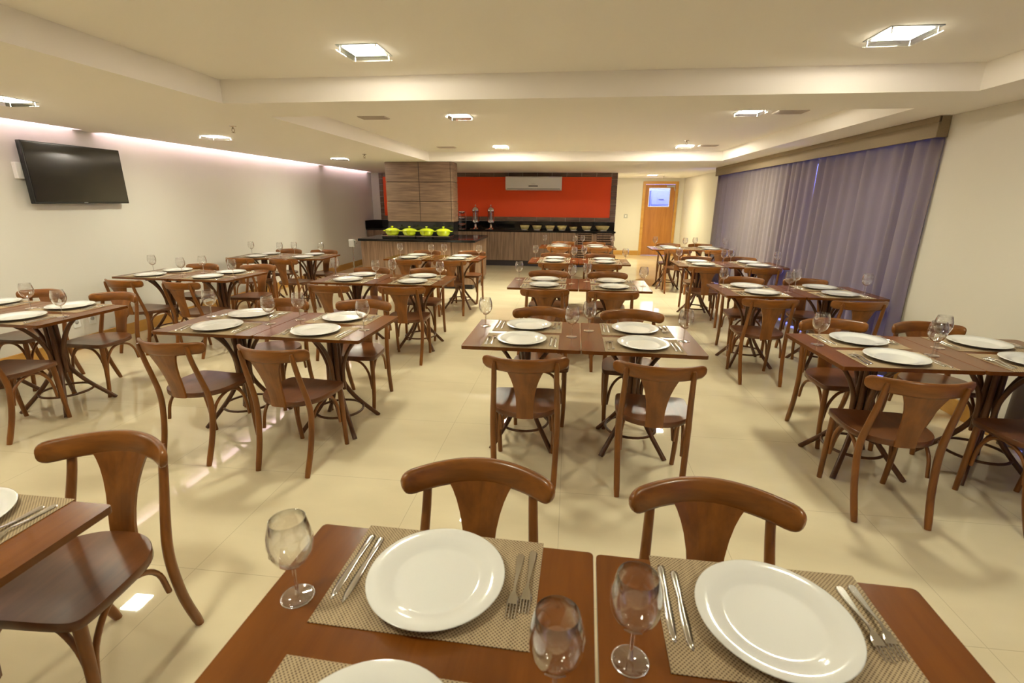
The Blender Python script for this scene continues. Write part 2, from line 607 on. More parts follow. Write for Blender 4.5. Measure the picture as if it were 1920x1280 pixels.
# ---------------------------------------------------------------- back wall: orange panel, walnut frame
op = MB().box(-4.93, 0.965, YO - 0.012, YO - 0.001, 1.18, 2.18).build('orange_panel', M['orange'])
tag(op, 'wide orange wall panel framed in walnut boards over the back counter', 'wall panel')
fr = empty('walnut_cladding', (0, YO, 0))
tag(fr, 'walnut board frame around the orange panel on the back wall', 'cladding')
n = 16
for k in range(n):
    x0 = -4.93 + (5.895 / n) * k
    x1 = x0 + 5.895 / n - 0.007
    MB().bbox(x0, x1, -0.03, -0.001, 2.17, Z1 - 0.002, 0.002, 1).build('board', M['clad_h'], fr)
    MB().bbox(x0, x1, -0.03, -0.001, 1.085, 1.192, 0.002, 1).build('board', M['clad_h'], fr)
for k in range(8):
    z0 = 1.085 + (Z1 - 1.087) / 8 * k
    z1 = z0 + (Z1 - 1.087) / 8 - 0.006
    MB().bbox(0.967, 1.108, -0.03, -0.001, z0, z1, 0.002, 1).build('board', M['clad_h'], fr)
    MB().bbox(-5.03, -4.937, -0.03, -0.001, z0, z1, 0.002, 1).build('board', M['clad_h'], fr)

# back counter
cn = empty('back_counter', (0, 12.2, 0))
tag(cn, 'long walnut buffet counter with black granite top along the orange wall', 'counter')
MB().box(-5.22, 1.06, 0.075, 0.58, 0.0, 0.14).build('plinth', M['kick'], cn)
xs = [-5.22, -4.2, -3.2, -2.2, -1.4, -0.6, 0.12, 0.58, 1.07]
for i in range(len(xs) - 1):
    x0, x1 = xs[i], xs[i + 1] - 0.005
    if i < 6:
        MB().bbox(x0, x1, 0.02, 0.58, 0.14, 0.845, 0.002, 1).build('panel', M['clad_v'], cn)
    else:
        g = MB().box(x0, x1, 0.10, 0.58, 0.14, 0.845).box(x0, x0 + 0.07, 0.02, 0.10, 0.14, 0.845)
        g.box(x1 - 0.05, x1, 0.02, 0.10, 0.14, 0.845).box(x0, x1, 0.02, 0.10, 0.82, 0.845).box(x0, x1, 0.02, 0.10, 0.14, 0.18)
        bx = g.build('vent_cabinet', M['clad_v'], cn)
        lv = MB()
        for k in range(11):
            z = 0.195 + k * 0.057
            lv.bbox(x0 + 0.07, x1 - 0.05, 0.022, 0.045, z, z + 0.034, 0.003, 1)
        lv.build('louvre', M['clad_v'], bx)
        MB().box(x0 + 0.07, x1 - 0.05, 0.09, 0.099, 0.18, 0.82).build('louvre_backing', M['joint'], bx)
MB().bbox(-5.24, 1.09, 0.0, 0.585, 0.845, 0.885, 0.004).build('worktop', M['granite'], cn)
MB().bbox(-5.24, 1.10, 0.56, 0.585, 0.885, 1.08, 0.003).build('backsplash', M['granite'], cn)
MB().bbox(-5.245, -5.225, 0.0, 0.56, 0.885, 1.08, 0.003).build('side_splash', M['granite'], cn)

# buffet island and clad column standing in it
isl = empty('buffet_island', (-2.8, 8.68, 0))
tag(isl, 'walnut buffet island with black granite top holding four lime pots', 'counter')
bx0, bx1, by0, by1 = -1.06, 1.06, 0.04, 1.40
MB().box(bx0 + 0.04, bx1 - 0.04, by0 + 0.05, by1 - 0.04, 0, 0.09).build('plinth', M['kick'], isl)
MB().box(bx0 + 0.01, bx1 - 0.01, by0 + 0.012, by1 - 0.012, 0.09, 0.855).build('body', M['joint'], isl)
for x0, x1 in ((bx0, -0.46), (-0.452, 0.66), (0.668, bx1)):
    MB().bbox(x0, x1, by0 - 0.004, by0 + 0.014, 0.09, 0.855, 0.002, 1).build('panel', M['clad_v'], isl)
for x in (bx0 - 0.002, bx1 - 0.014):
    MB().bbox(x, x + 0.016, by0 + 0.016, by1, 0.09, 0.855, 0.002, 1).build('side_panel', M['clad_v'], isl)
MB().bbox(-1.10, 1.10, 0.0, 1.44, 0.855, 0.90, 0.004).build('worktop', M['granite'], isl)

colm = empty('clad_column', (-2.85, 9.22, 0))
tag(colm, 'square walnut clad column rising from the buffet island to the ceiling', 'column')
MB().box(-0.63, 0.63, 0.01, 0.39, 1.19, Z1).build('core', M['joint'], colm)
MB().bbox(-0.645, 0.635, 0.0, 0.40, 0.901, 1.19, 0.003).build('granite_base', M['granite'], colm)
zs = [1.192, 1.565, 1.915, Z1]
for j in range(3):
    for x0, x1 in ((-0.645, -0.008), (0.003, 0.598)):
        MB().bbox(x0, x1, -0.004, 0.012, zs[j] + 0.005, zs[j + 1] - 0.005, 0.002, 1).build('panel', M['clad_h'], colm)
    MB().bbox(0.606, 0.64, -0.004, 0.40, zs[j] + 0.005, zs[j + 1] - 0.005, 0.002, 1).build('panel', M['clad_h'], colm)
    MB().bbox(-0.655, -0.64, 0.014, 0.40, zs[j] + 0.005, zs[j + 1] - 0.005, 0.002, 1).build('panel', M['clad_h'], colm)

# warming tray and pots
px = [-3.325, -2.995, -2.665, -2.345]
ord4 = ['leftmost', 'second from the left', 'third from the left', 'rightmost']
for i, x in enumerate(px):
    t = empty('warming_plate', (x, 8.95, 0.901))
    tag(t, 'black warming plate with pale edge under the %s lime pot' % ord4[i], 'warming plate', 'warming plates on the island')
    MB().bbox(-0.150, 0.150, -0.15, 0.15, 0.0, 0.040, 0.006).build('body', M['tv_body'], t)
    MB().bbox(-0.158, 0.158, -0.165, 0.165, 0.040, 0.052, 0.003).build('top_plate', M['steel'], t)


def make_pot():
    r = empty('casserole_pot')
    bd = MB()
    prof = [(0.001, 0.0), (0.085, 0.0), (0.105, 0.010), (0.124, 0.045), (0.131, 0.085), (0.134, 0.088), (0.126, 0.088),
            (0.118, 0.05), (0.10, 0.02), (0.001, 0.015)]
    bd.lathe(prof, 32)
    bd.build('body', M['pot'], r)
    lid = MB().lathe([(0.136, 0.0885), (0.135, 0.096), (0.120, 0.108), (0.085, 0.124), (0.045, 0.133), (0.001, 0.136)], 32)
    lid.disc(0.136, 0.0885, 32, up=False)
    lo = lid.build('lid', M['pot'], r)
    MB().lathe([(0.012, 0.134), (0.009, 0.148), (0.024, 0.152), (0.026, 0.160), (0.018, 0.166), (0.001, 0.168)], 16).build('knob', M['pot'], lo)
    for s in (-1, 1):
        pts = smooth_path([(s * 0.126, -0.045, 0.078), (s * 0.165, -0.035, 0.082), (s * 0.172, 0, 0.083),
                           (s * 0.165, 0.035, 0.082), (s * 0.126, 0.045, 0.078)], 4)
        MB().tube(pts, 0.008, 8).build('handle', M['pot'], r)
    return r


pots = Stock(make_pot())
for i, x in enumerate(px):
    tag(pots.place((x, 8.95, 0.954), random.uniform(-0.05, 0.05)),
        'lime green lidded pot, %s of the row on the island' % ord4[i], 'pot', 'lime pots on the island')

# small grey box on a pole beside the island
st = empty('dispenser_stand', (-4.03, 8.72, 0))
tag(st, 'small grey box on a thin metal pole at the left end of the island', 'stand')
MB().lathe([(0.001, 0.0), (0.11, 0.0), (0.11, 0.008), (0.015, 0.02), (0.001, 0.02)], 20).build('base', M['steel'], st)
MB().tube([(0, 0, 0.015), (0, 0, 0.74)], 0.011, 10).build('pole', M['steel'], st)
MB().bbox(-0.055, 0.045, -0.04, 0.04, 0.74, 0.88, 0.012).build('box', M['grey_plastic'], st)
MB().tube([(0.045, 0, 0.86), (0.075, 0, 0.86), (0.08, 0, 0.80)], 0.008, 8).build('spout', M['chrome'], st)

# drink dispensers
def make_dispenser():
    r = empty('drink_dispenser')
    MB().bbox(-0.13, 0.06, -0.10, 0.10, 0, 0.014, 0.005).lathe([(0.075, 0.014), (0.06, 0.03), (0.03, 0.045), (0.026, 0.16), (0.045, 0.175), (0.085, 0.185)], 24).build('base', M['chrome'], r)
    tank = MB().lathe([(0.080, 0.185), (0.080, 0.455), (0.076, 0.455), (0.076, 0.190)], 28)
    tank.build('tank', M['glass'], r)
    MB().lathe([(0.087, 0.175), (0.088, 0.235), (0.081, 0.24)], 28).build('lower_ring', M['chrome'], r)
    MB().tube([(0, 0, 0.185), (0, 0, 0.45)], 0.022, 14).build('ice_tube', M['chrome'], r)
    lid = MB().lathe([(0.092, 0.448), (0.094, 0.47), (0.085, 0.505), (0.055, 0.54), (0.015, 0.555), (0.001, 0.556)], 28).build('lid', M['chrome'], r)
    MB().lathe([(0.006, 0.55), (0.006, 0.57), (0.016, 0.585), (0.010, 0.602), (0.001, 0.606)], 14).build('knob', M['chrome'], lid)
    MB().tube([(0, -0.08, 0.20), (0, -0.12, 0.20), (0, -0.125, 0.165)], 0.009, 8).tube([(0, -0.115, 0.20), (0, -0.115, 0.235)], 0.006, 8).build('tap', M['chrome'], r)
    return r


ds = Stock(make_dispenser())
tag(ds.place((-2.41, 12.45, 0.886), 0), 'chrome drink dispenser with clear tank, the one nearer the walnut column', 'dispenser', 'drink dispensers')
tag(ds.place((-2.015, 12.45, 0.886), 0), 'chrome drink dispenser with clear tank, the one nearer the bowls', 'dispenser', 'drink dispensers')
# tiered stand
ts = empty('tiered_stand', (-2.76, 12.45, 0.886))
tag(ts, 'three tier chrome stand with small glass dishes beside the column', 'tiered stand')
MB().lathe([(0.001, 0), (0.10, 0), (0.10, 0.008), (0.012, 0.014), (0.001, 0.014)], 20).build('base', M['chrome'], ts)
for a in (0.4, 2.5, 4.6):
    MB().tube([(0.095 * math.cos(a), 0.095 * math.sin(a), 0.005), (0.10 * math.cos(a), 0.10 * math.sin(a), 0.43)], 0.005, 8).build('post', M['chrome'], ts)
for z in (0.12, 0.27, 0.42):
    rg = MB().tube([(0.10 * math.cos(2 * PI * k / 20), 0.10 * math.sin(2 * PI * k / 20), z) for k in range(21)], 0.004, 6).build('tier_ring', M['chrome'], ts)
    MB().lathe([(0.001, z - 0.035), (0.05, z - 0.035), (0.088, z), (0.096, z + 0.02), (0.091, z + 0.02), (0.05, z - 0.028), (0.001, z - 0.028)], 20).build('dish', M['chrome'] if z > 0.2 else M['glass'], rg)

# bowls
names7 = ['leftmost', 'second from the left', 'third from the left', 'middle one', 'smallest',
          'second from the right', 'largest one, rightmost']
bw = [(-1.155, 0.125, 0.115), (-0.845, 0.125, 0.108), (-0.515, 0.125, 0.108), (-0.22, 0.125, 0.110), (0.065, 0.10, 0.088),
      (0.395, 0.125, 0.105), (0.785, 0.175, 0.112)]
for i, (x, r_, h) in enumerate(bw):
    bo = empty('serving_bowl', (x, 12.50, 0.886))
    tag(bo, 'flared pale bamboo bowl on the back counter, %s of seven' % names7[i], 'bowl', 'bamboo bowls on the back counter')
    MB().lathe([(0.001, 0.0), (r_ * 0.45, 0.0), (r_ * 0.62, 0.012), (r_ * 0.85, h * 0.5), (r_, h), (r_ * 0.96, h), (r_ * 0.8, h * 0.5),
                (r_ * 0.5, 0.022), (0.001, 0.018)], 28).build('bowl', M['bowl'], bo)
    MB().lathe([(r_ * 0.78, h * 0.55), (r_ * 0.5, h * 0.68), (0.001, h * 0.72)], 20).build('food', M['food'], bo)
    sx = tag(empty('saucer', (x + 0.01, 12.295, 0.886)), 'small white saucer in front of the bamboo bowl that is %s' % names7[i], 'saucer', 'white saucers before the bowls')
    MB().lathe([(0.001, 0.0), (0.045, 0.0), (0.085, 0.014), (0.084, 0.018), (0.045, 0.006), (0.001, 0.005)], 24).build('dish', M['plate'], sx)
    MB().tube([(-0.06, 0, 0.018), (0.0, 0.01, 0.016), (0.08, 0.0, 0.024)], [0.012, 0.006, 0.005], 8, flat=0.5).build('spoon', M['plate'], sx)

# air conditioner
ac = empty('air_conditioner', (-0.96, YO - 0.03, 1.845))
tag(ac, 'white split air conditioner mounted high on the orange panel', 'air conditioner')
prof = [(-0.002, 0.0), (-0.16, 0.0), (-0.20, 0.035), (-0.215, 0.09), (-0.215, 0.30), (-0.20, 0.325), (-0.002, 0.33)]
vs = [(x, y, z) for x in (-0.70, 0.70) for y, z in prof]
k = len(prof)
fs = [tuple(range(k)), tuple(range(k, 2 * k))[::-1]] + [(i, k + i, k + (i + 1) % k, (i + 1) % k) for i in range(k)]
MB().add(vs, fs).build('body', M['white_plastic'], ac)
MB().bbox(-0.69, 0.69, -0.222, -0.215, 0.085, 0.30, 0.002, 1).build('front_panel', M['white_plastic'], ac)
MB().box(-0.66, 0.66, -0.212, -0.165, 0.018, 0.045).build('air_flap', M['grey_plastic'], ac)
MB().box(-0.12, 0.11, -0.2245, -0.222, 0.088, 0.112).build('display', M['dark_mark'], ac)
mk = MB()
for q in range(7):
    mk.box(-0.05 + q * 0.014, -0.041 + q * 0.014, -0.2235, -0.222, 0.145, 0.155)
mk.build('brand_lettering', M['grey_plastic'], ac)

# television on the left wall
tv = empty('television', (-5.15, 4.79, 1.815))
tag(tv, 'large flat black television mounted high on the left wall', 'television')
MB().bbox(-0.05, -0.001, -0.52, 0.52, -0.29, 0.29, 0.006).build('body', M['tv_body'], tv)
MB().box(-0.001, 0.002, -0.505, 0.505, -0.27, 0.277).build('screen', M['tv_screen'], tv)
MB().box(0.001, 0.0035, -0.026, 0.014, -0.281, -0.2765).build('brand_mark', M['light_mark'], tv)
MB().box(-0.098, -0.05, -0.12, 0.12, -0.1, 0.1).build('wall_bracket', M['tv_body'], tv)
o = MB().bbox(0, 0.045, -0.045, 0.045, -0.075, 0.075, 0.006).build('junction_box', M['white_plastic'], None, (XL, 4.27, 1.83))
tag(o, 'small white box on the wall at the left edge of the television', 'junction box')
for yv, zv, ph in ((4.455, 0.30, 'the left one of two'), (4.63, 0.30, 'the right one of two')):
    e = empty('wall_outlet', (XL, yv, zv))
    tag(e, 'white wall outlet under the television, ' + ph, 'outlet', 'outlets under the television')
    MB().bbox(0, 0.008, -0.04, 0.04, -0.06, 0.06, 0.003).build('cover_plate', M['white_plastic'], e)
    MB().lathe([(0.022, 0.0), (0.022, 0.003), (0.001, 0.003)], 16).build('socket', M['grey_plastic'], e, (0.007, 0, 0), (0, PI / 2, 0))
sw = empty('light_switch', (1.655, YD, 1.165))
tag(sw, 'grey switch plate on the cream wall left of the door', 'switch')
MB().bbox(-0.055, 0.055, -0.010, 0, -0.06, 0.06, 0.004).build('cover_plate', M['grey_plastic'], sw)
MB().bbox(-0.02, 0.02, -0.015, -0.010, -0.03, 0.03, 0.002).build('rocker', M['white_plastic'], sw)

# ---------------------------------------------------------------- ceiling lights, grilles, sprinklers
def make_lamp(mat):
    r = empty('ceiling_light')
    MB().bbox(-0.125, 0.125, -0.125, 0.125, -0.004, -0.0005, 0.0015, 1).build('frame', M['lamp_frame'], r)
    MB().box(-0.095, 0.095, -0.095, 0.095, -0.0055, -0.004).build('diffuser', mat, r)
    MB().bbox(-0.122, 0.122, -0.122, 0.122, -0.030, -0.024, 0.001, 1).build('glass_plate', M['lamp_glass'], r)
    for a in (-1, 1):
        for b_ in (-1, 1):
            MB().tube([(a * 0.108, b_ * 0.108, -0.0305), (a * 0.108, b_ * 0.108, -0.004)], 0.004, 8).build('standoff', M['chrome'], r)
    return r


lamps = Stock(make_lamp(M['lamp_on']))
lamps_far = Stock(make_lamp(M['lamp_far']))
for x, y, z, ph in ((-1.25, 3.09, Z2, 'nearest one left of the middle'), (1.67, 3.07, Z2, 'biggest one, top right'),
                    (-1.19, 5.36, Z2, 'second one left of the middle'), (1.68, 5.34, Z2, 'second one on the right'),
                    (-1.165, 8.27, Z2, 'last one in the raised tray, left'), (1.72, 8.33, Z2, 'last one in the raised tray, right'),
                    (-4.13, 3.41, Z1, 'at the left edge of the picture'), (-4.08, 5.51, Z1, 'over the left wall tables, right of the television'),
                    (-4.0, 8.45, Z1, 'farthest over the left wall tables')):
    tag((lamps_far if y > 8 and x > -2 else lamps).place((x, y, z), 0), 'square lit ceiling light, ' + ph, 'ceiling light', 'square ceiling lights')
for x, y, z, ph in ((-1.25, 0.6, Z2, 'above the nearest centre tables, left'), (1.67, 0.6, Z2, 'above the nearest centre tables, right'),
                    (-4.13, 1.2, Z1, 'above the bottom left corner table')):
    tag(lamps.place((x, y, z), 0), 'added unseen square ceiling light ' + ph, 'ceiling light', 'square ceiling lights')  # lamps out of view, added as fill light for the nearest tables
al = make_lamp(M['lamp_alcove'])
al.location = (2.10, 13.8, Z1)
tag(al, 'square lit ceiling light in the passage before the wooden door', 'ceiling light', 'square ceiling lights')

for x, y, sx_, sy_, ph in ((-2.14, 5.41, 0.15, 0.085, 'nearest one on the left'), (-2.09, 8.36, 0.15, 0.085, 'farther one on the left, before the column'),
                           (2.07, 5.38, 0.14, 0.09, 'nearest one on the right, beside a light'), (2.07, 8.33, 0.14, 0.085, 'farther one on the right')):
    e = empty('ceiling_vent', (x, y, Z2))
    tag(e, 'flat grey rectangular ceiling grille, ' + ph, 'vent', 'ceiling grilles')
    MB().bbox(-sx_ , sx_, -sy_, sy_, -0.008, -0.0005, 0.002, 1).build('frame', M['vent'], e)
    sl = MB()
    for k in range(7):
        yy = -sy_ + 0.015 + k * (2 * sy_ - 0.03) / 6
        sl.box(-sx_ + 0.01, sx_ - 0.01, yy - 0.003, yy + 0.003, -0.012, -0.008)
    sl.build('slats', M['vent'], e)


def make_sprinkler():
    r = empty('sprinkler')
    MB().lathe([(0.032, 0.0), (0.030, -0.006), (0.012, -0.008), (0.012, 0.0)][::-1], 18).build('collar', M['chrome'], r)
    MB().tube([(0, 0, 0), (0, 0, -0.025)], 0.008, 8).tube([(0.010, 0, -0.02), (0.012, 0, -0.045), (0, 0, -0.055)], 0.003, 6).tube([(-0.010, 0, -0.02), (-0.012, 0, -0.045), (0, 0, -0.055)], 0.003, 6).build('nozzle', M['brass'], r)
    MB().lathe([(0.018, -0.057), (0.018, -0.060), (0.001, -0.060)], 14).build('deflector', M['brass'], r)
    return r


spk = Stock(make_sprinkler())
for x, y, z, ph in ((-3.34, 4.78, Z1, 'nearest, over the left tables'), (-3.24, 7.7, Z1, 'left of the walnut column'),
                    (1.60, 7.65, Z2, 'beside the far right light'), (2.47, 14.3, Z1, 'before the wooden door')):
    tag(spk.place((x, y, z - 0.0005), 0.3), 'small metal ceiling sprinkler, ' + ph, 'sprinkler', 'ceiling sprinklers')

# ---------------------------------------------------------------- curtains and valance
def valance(y0, y1, label):
    v = empty('valance', (XR - 0.09, y0, 0))
    tag(v, label, 'valance', 'curtain valances')
    MB().bbox(0, 0.02, 0, y1 - y0, 2.105, Z1 - 0.001, 0.004).build('front_board', M['valance'], v)
    MB().bbox(0.001, 0.089, 0.001, 0.02, 2.106, Z1 - 0.001, 0.003).build('end_board', M['valance'], v)
    MB().bbox(-0.004, 0.018, 0.0, y1 - y0, Z1 - 0.05, Z1 - 0.001, 0.003).build('top_moulding', M['valance'], v)


valance(4.62, 10.95, 'long taupe valance box over the curtains, meeting the ceiling')
valance(-1.7, 3.22, 'taupe valance box over the near right curtain, out of the picture')


def curtain(y0, y1, seed, label, amp=0.046):
    rnd = random.Random(seed)
    ny = int((y1 - y0) / 0.0125)
    # fold phase advances unevenly so folds have different widths
    ph, phs, am = 0.0, [], []
    step, a = 0.9, amp
    kcur = 2 * PI / 0.14
    for i in range(ny + 1):
        if i % 9 == 0:
            kcur = 2 * PI / rnd.uniform(0.11, 0.26)
            a = amp * rnd.uniform(0.35, 1.0)
        ph += kcur * 0.0125
        phs.append(ph)
        am.append(a)
    for _ in range(3):
        am = [am[0]] + [(am[i - 1] + am[i] + am[i + 1]) / 3 for i in range(1, ny)] + [am[-1]]
    zs = [0.015, 0.35, 0.8, 1.3, 1.8, 2.14]
    vs = []
    for j, z in enumerate(zs):
        f = 1.0 - 0.35 * (z / 2.14) ** 2
        for i in range(ny + 1):
            s = math.sin(phs[i] + 0.35 * math.sin(z * 1.7 + seed + i * 0.01))
            x = am[i] * f * (abs(s) ** 0.75) * (1 if s > 0 else -1)
            vs.append((x, y0 + (y1 - y0) * i / ny + 0.006 * math.sin(z * 2 + i * 0.05) - y0, z))
    fs = [(j * (ny + 1) + i, (j + 1) * (ny + 1) + i, (j + 1) * (ny + 1) + i + 1, j * (ny + 1) + i + 1)
          for j in range(len(zs) - 1) for i in range(ny)]
    o = MB().add(vs, fs, True).build('curtain', M['curtain'], None, (XR - 0.032, y0, 0))
    md = o.modifiers.new('thickness', 'SOLIDIFY')
    md.thickness = 0.0015
    tag(o, label, 'curtain', 'taupe curtains on the right')


curtain(4.63, 6.68, 3, 'taupe pleated curtain hanging nearest the plain right wall')
curtain(6.74, 8.75, 11, 'taupe pleated curtain, middle one of the three')
curtain(8.78, 10.85, 5, 'taupe pleated curtain at the far end near the door')
curtain(-1.6, 3.34, 9, 'taupe pleated curtain cut off by the right edge of the picture')

# ---------------------------------------------------------------- furniture prototypes
def make_chair():
    """sitter faces +y; origin on the floor under the seat"""
    r = empty('dining_chair')
    # seat
    half = [(0.0, 0.118), (0.09, 0.119), (0.165, 0.116), (0.192, 0.106), (0.203, 0.080), (0.206, 0.0), (0.204, -0.08),
            (0.196, -0.140), (0.172, -0.190), (0.130, -0.232), (0.08, -0.258), (0.035, -0.267), (0.0, -0.268)]
    sm = [(p.x, p.y) for p in smooth_path([Vector((x, y, 0)) for x, y in half], 3)]
    loop = sm + [(-x, y) for x, y in sm[::-1][1:-1]]
    n = len(loop)

    def ring(sc, z):
        return [(x * sc, (y + 0.07) * sc - 0.07, z) for x, y in loop]

    def band(rs, smooth):
        vs = [v for sc, z in rs for v in ring(sc, z)]
        fs = [(i * n + (k + 1) % n, i * n + k, (i + 1) * n + k, (i + 1) * n + (k + 1) % n) for i in range(len(rs) - 1) for k in range(n)]
        return vs, fs, smooth
    st_ = MB()
    st_.add(*band([(0.985, 0.418), (1.0, 0.421), (1.0, 0.446), (0.988, 0.4495)], True))
    vs, fs, _ = band([(0.988, 0.4495), (0.90, 0.4485), (0.72, 0.4455), (0.4, 0.4435)], True)
    fs.append(tuple(3 * n + k for k in range(n))[::-1])
    st_.add(vs, fs, True)
    st_.add(ring(0.985, 0.418), [tuple(range(n))])
    st_.build('seat', M['chair_seat'], r)
    # top rail: arc seen from above, rounded ends
    us = [-1, -0.995, -0.98, -0.955, -0.92, -0.87] + [-0.8 + 1.6 * i / 18 for i in range(19)] + [0.87, 0.92, 0.955, 0.98, 0.995, 1]
    nu = len(us) - 1
    R_half = 0.228
    prof = []
    for u in us:
        x = R_half * u
        yb = -0.357 + 0.107 * abs(u) ** 2.0
        e = max(0.0, (abs(u) - 0.86) / 0.14)
        hh = 0.0365 * (0.30 + 0.70 * math.sqrt(max(0.0, 1 - e ** 2.4))) * (1.0 + 0.07 * (1 - abs(u)))
        zc = 0.750 + 0.004 * (1 - u * u)
        prof.append((x, yb, zc, hh))
    vs, fs = [], []
    sec = [(-1, -0.6), (-0.72, -1), (0.72, -1), (1, -0.6), (1, 0.6), (0.72, 1), (-0.72, 1), (-1, 0.6)]
    for i, (x, y, z, h) in enumerate(prof):
        a, b2 = prof[max(i - 1, 0)], prof[min(i + 1, nu)]
        t = Vector((b2[0] - a[0], b2[1] - a[1], 0)).normalized()
        nrm = Vector((-t.y, t.x, 0))
        for p, q in sec:
            vz = p * h
            off = q * 0.0105 - vz * 0.16        # leans back towards its top
            vs.append((x + nrm.x * off, y + nrm.y * off, z + vz))
    k = len(sec)
    for i in range(nu):
        for j in range(k):
            fs.append((i * k + j, (i + 1) * k + j, (i + 1) * k + (j + 1) % k, i * k + (j + 1) % k))
    fs.append(tuple(range(k)))
    fs.append(tuple(nu * k + j for j in range(k))[::-1])
    MB().add(vs, fs, True).build('top_rail', M['chair_rail'], r)
    # splat
    rows = [(0.735, 0.106), (0.718, 0.097), (0.70, 0.088), (0.67, 0.076), (0.63, 0.064), (0.58, 0.054), (0.53, 0.049), (0.48, 0.047), (0.42, 0.047)]
    vs, fs = [], []
    nx = 6
    for z, hw in rows:
        t = (z - 0.42) / 0.318
        for side in (0, 1):
            for i in range(nx + 1):
                u = -1 + 2 * i / nx
                x = u * hw
                yc = -0.274 - 0.080 * t ** 1.5 + (0.107 * (abs(x) / R_half) ** 2.0) * t + 0.006 * u * u * (1 - t)
                vs.append((x, yc + (0.006 if side else -0.006), z))
    q = 2 * (nx + 1)
    for j in range(len(rows) - 1):
        a, b2 = j * q, (j + 1) * q
        for i in range(nx):
            fs.append((b2 + i, b2 + i + 1, a + i + 1, a + i))
            fs.append((a + nx + 1 + i, a + nx + 2 + i, b2 + nx + 2 + i, b2 + nx + 1 + i))
        fs.append((a, a + nx + 1, b2 + nx + 1, b2))
        fs.append((b2 + nx, b2 + 2 * nx + 1, a + 2 * nx + 1, a + nx))
    e = (len(rows) - 1) * q
    fs.append(tuple(e + i for i in range(nx + 1)) + tuple(e + 2 * nx + 1 - i for i in range(nx + 1)))
    MB().add(vs, fs, False).build('splat', M['chair'], r)
    for s in (-1, 1):
        pts = smooth_path([(s * 0.166, -0.322, 0.768), (s * 0.169, -0.300, 0.66), (s * 0.176, -0.262, 0.52), (s * 0.181, -0.240, 0.42),
                           (s * 0.181, -0.240, 0.32), (s * 0.176, -0.265, 0.17), (s * 0.168, -0.318, 0.0)], 4)
        nn = len(pts)
        rad = [0.0085] + [0.0135 + 0.0035 * min(1, i / (nn * 0.45)) for i in range(1, nn)]
        rad[-1] = 0.0145
        MB().tube(pts, rad, 10).build('leg', M['chair'], r)
        pts = smooth_path([(s * 0.172, 0.085, 0.42), (s * 0.175, 0.090, 0.3), (s * 0.175, 0.098, 0.15), (s * 0.170, 0.112, 0.0)], 3)
        MB().tube(pts, [0.018 - 0.004 * i / (len(pts) - 1) for i in range(len(pts))], 10).build('leg', M['chair'], r)
    # bent hoops under the seat
    for s in (-1, 1):
        pts = smooth_path([(s * 0.160, 0.075, 0.18), (s * 0.166, 0.055, 0.30), (s * 0.168, 0.0, 0.385), (s * 0.168, -0.07, 0.408),
                           (s * 0.168, -0.15, 0.385), (s * 0.166, -0.20, 0.33), (s * 0.166, -0.222, 0.24)], 4)
        MB().tube(pts, 0.0095, 8).build('hoop', M['chair'], r)
    pts = smooth_path([(-0.158, 0.080, 0.18), (-0.135, 0.077, 0.31), (-0.08, 0.073, 0.388), (0.0, 0.071, 0.408),
                       (0.08, 0.073, 0.388), (0.135, 0.077, 0.31), (0.158, 0.080, 0.18)], 4)
    MB().tube(pts, 0.0095, 8).build('hoop', M['chair'], r)
    return r


TW, TD = 0.711, 0.678


def make_table():
    r = empty('dining_table')
    MB().prism(round_rect(-TW / 2, TW / 2, -TD / 2, TD / 2, 0.012, 3), 0.729, 0.750).build('table_top', M['table'], r)
    MB().box(-0.24, 0.24, -0.03, 0.03, 0.704, 0.7285).box(-0.03, 0.03, -0.24, 0.24, 0.700, 0.7275).build('cross_bearer', M['table_edge'], r)
    for a in (PI / 4, 3 * PI / 4, 5 * PI / 4, 7 * PI / 4):
        ca, sa = math.cos(a), math.sin(a)
        pts = smooth_path([(0.030 * ca, 0.030 * sa, 0.70), (0.030 * ca, 0.030 * sa, 0.52), (0.034 * ca, 0.034 * sa, 0.40),
                           (0.055 * ca, 0.055 * sa, 0.30), (0.135 * ca, 0.135 * sa, 0.17), (0.285 * ca, 0.285 * sa, 0.0)], 4)
        MB().tube(pts, 0.0155, 10).build('leg', M['table_edge'], r)
        a2 = a + PI / 4
        c2, s2 = math.cos(a2), math.sin(a2)
        pts = smooth_path([(0.052 * c2, 0.052 * s2, 0.28), (0.052 * c2, 0.052 * s2, 0.38), (0.062 * c2, 0.062 * s2, 0.47), (0.105 * c2, 0.105 * s2, 0.57),
                           (0.165 * c2, 0.165 * s2, 0.65), (0.225 * c2, 0.225 * s2, 0.704)], 4)
        MB().tube(pts, 0.0135, 10).build('brace', M['table_edge'], r)
    MB().tube([(0.165 * math.cos(2 * PI * k / 32), 0.165 * math.sin(2 * PI * k / 32), 0.125) for k in range(33)], 0.009, 8, cap=False).build('foot_ring', M['table_edge'], r)
    return r


def make_placemat():
    o = MB().bbox(-0.23, 0.23, -0.155, 0.155, 0.0, 0.0022, 0.0008, 1).build('placemat', M['placemat'])
    return o


def make_plate():
    r = 0.155
    o = MB().lathe([(0.001, 0.0), (0.098, 0.0), (0.101, 0.0035), (0.125, 0.010), (r - 0.001, 0.0185), (r, 0.0205), (r - 0.002, 0.0215),
                    (0.122, 0.0150), (0.106, 0.0095), (0.099, 0.0066), (0.094, 0.0057), (0.088, 0.0055), (0.001, 0.0055)], 56).build('dinner_plate', M['plate'])
    return o


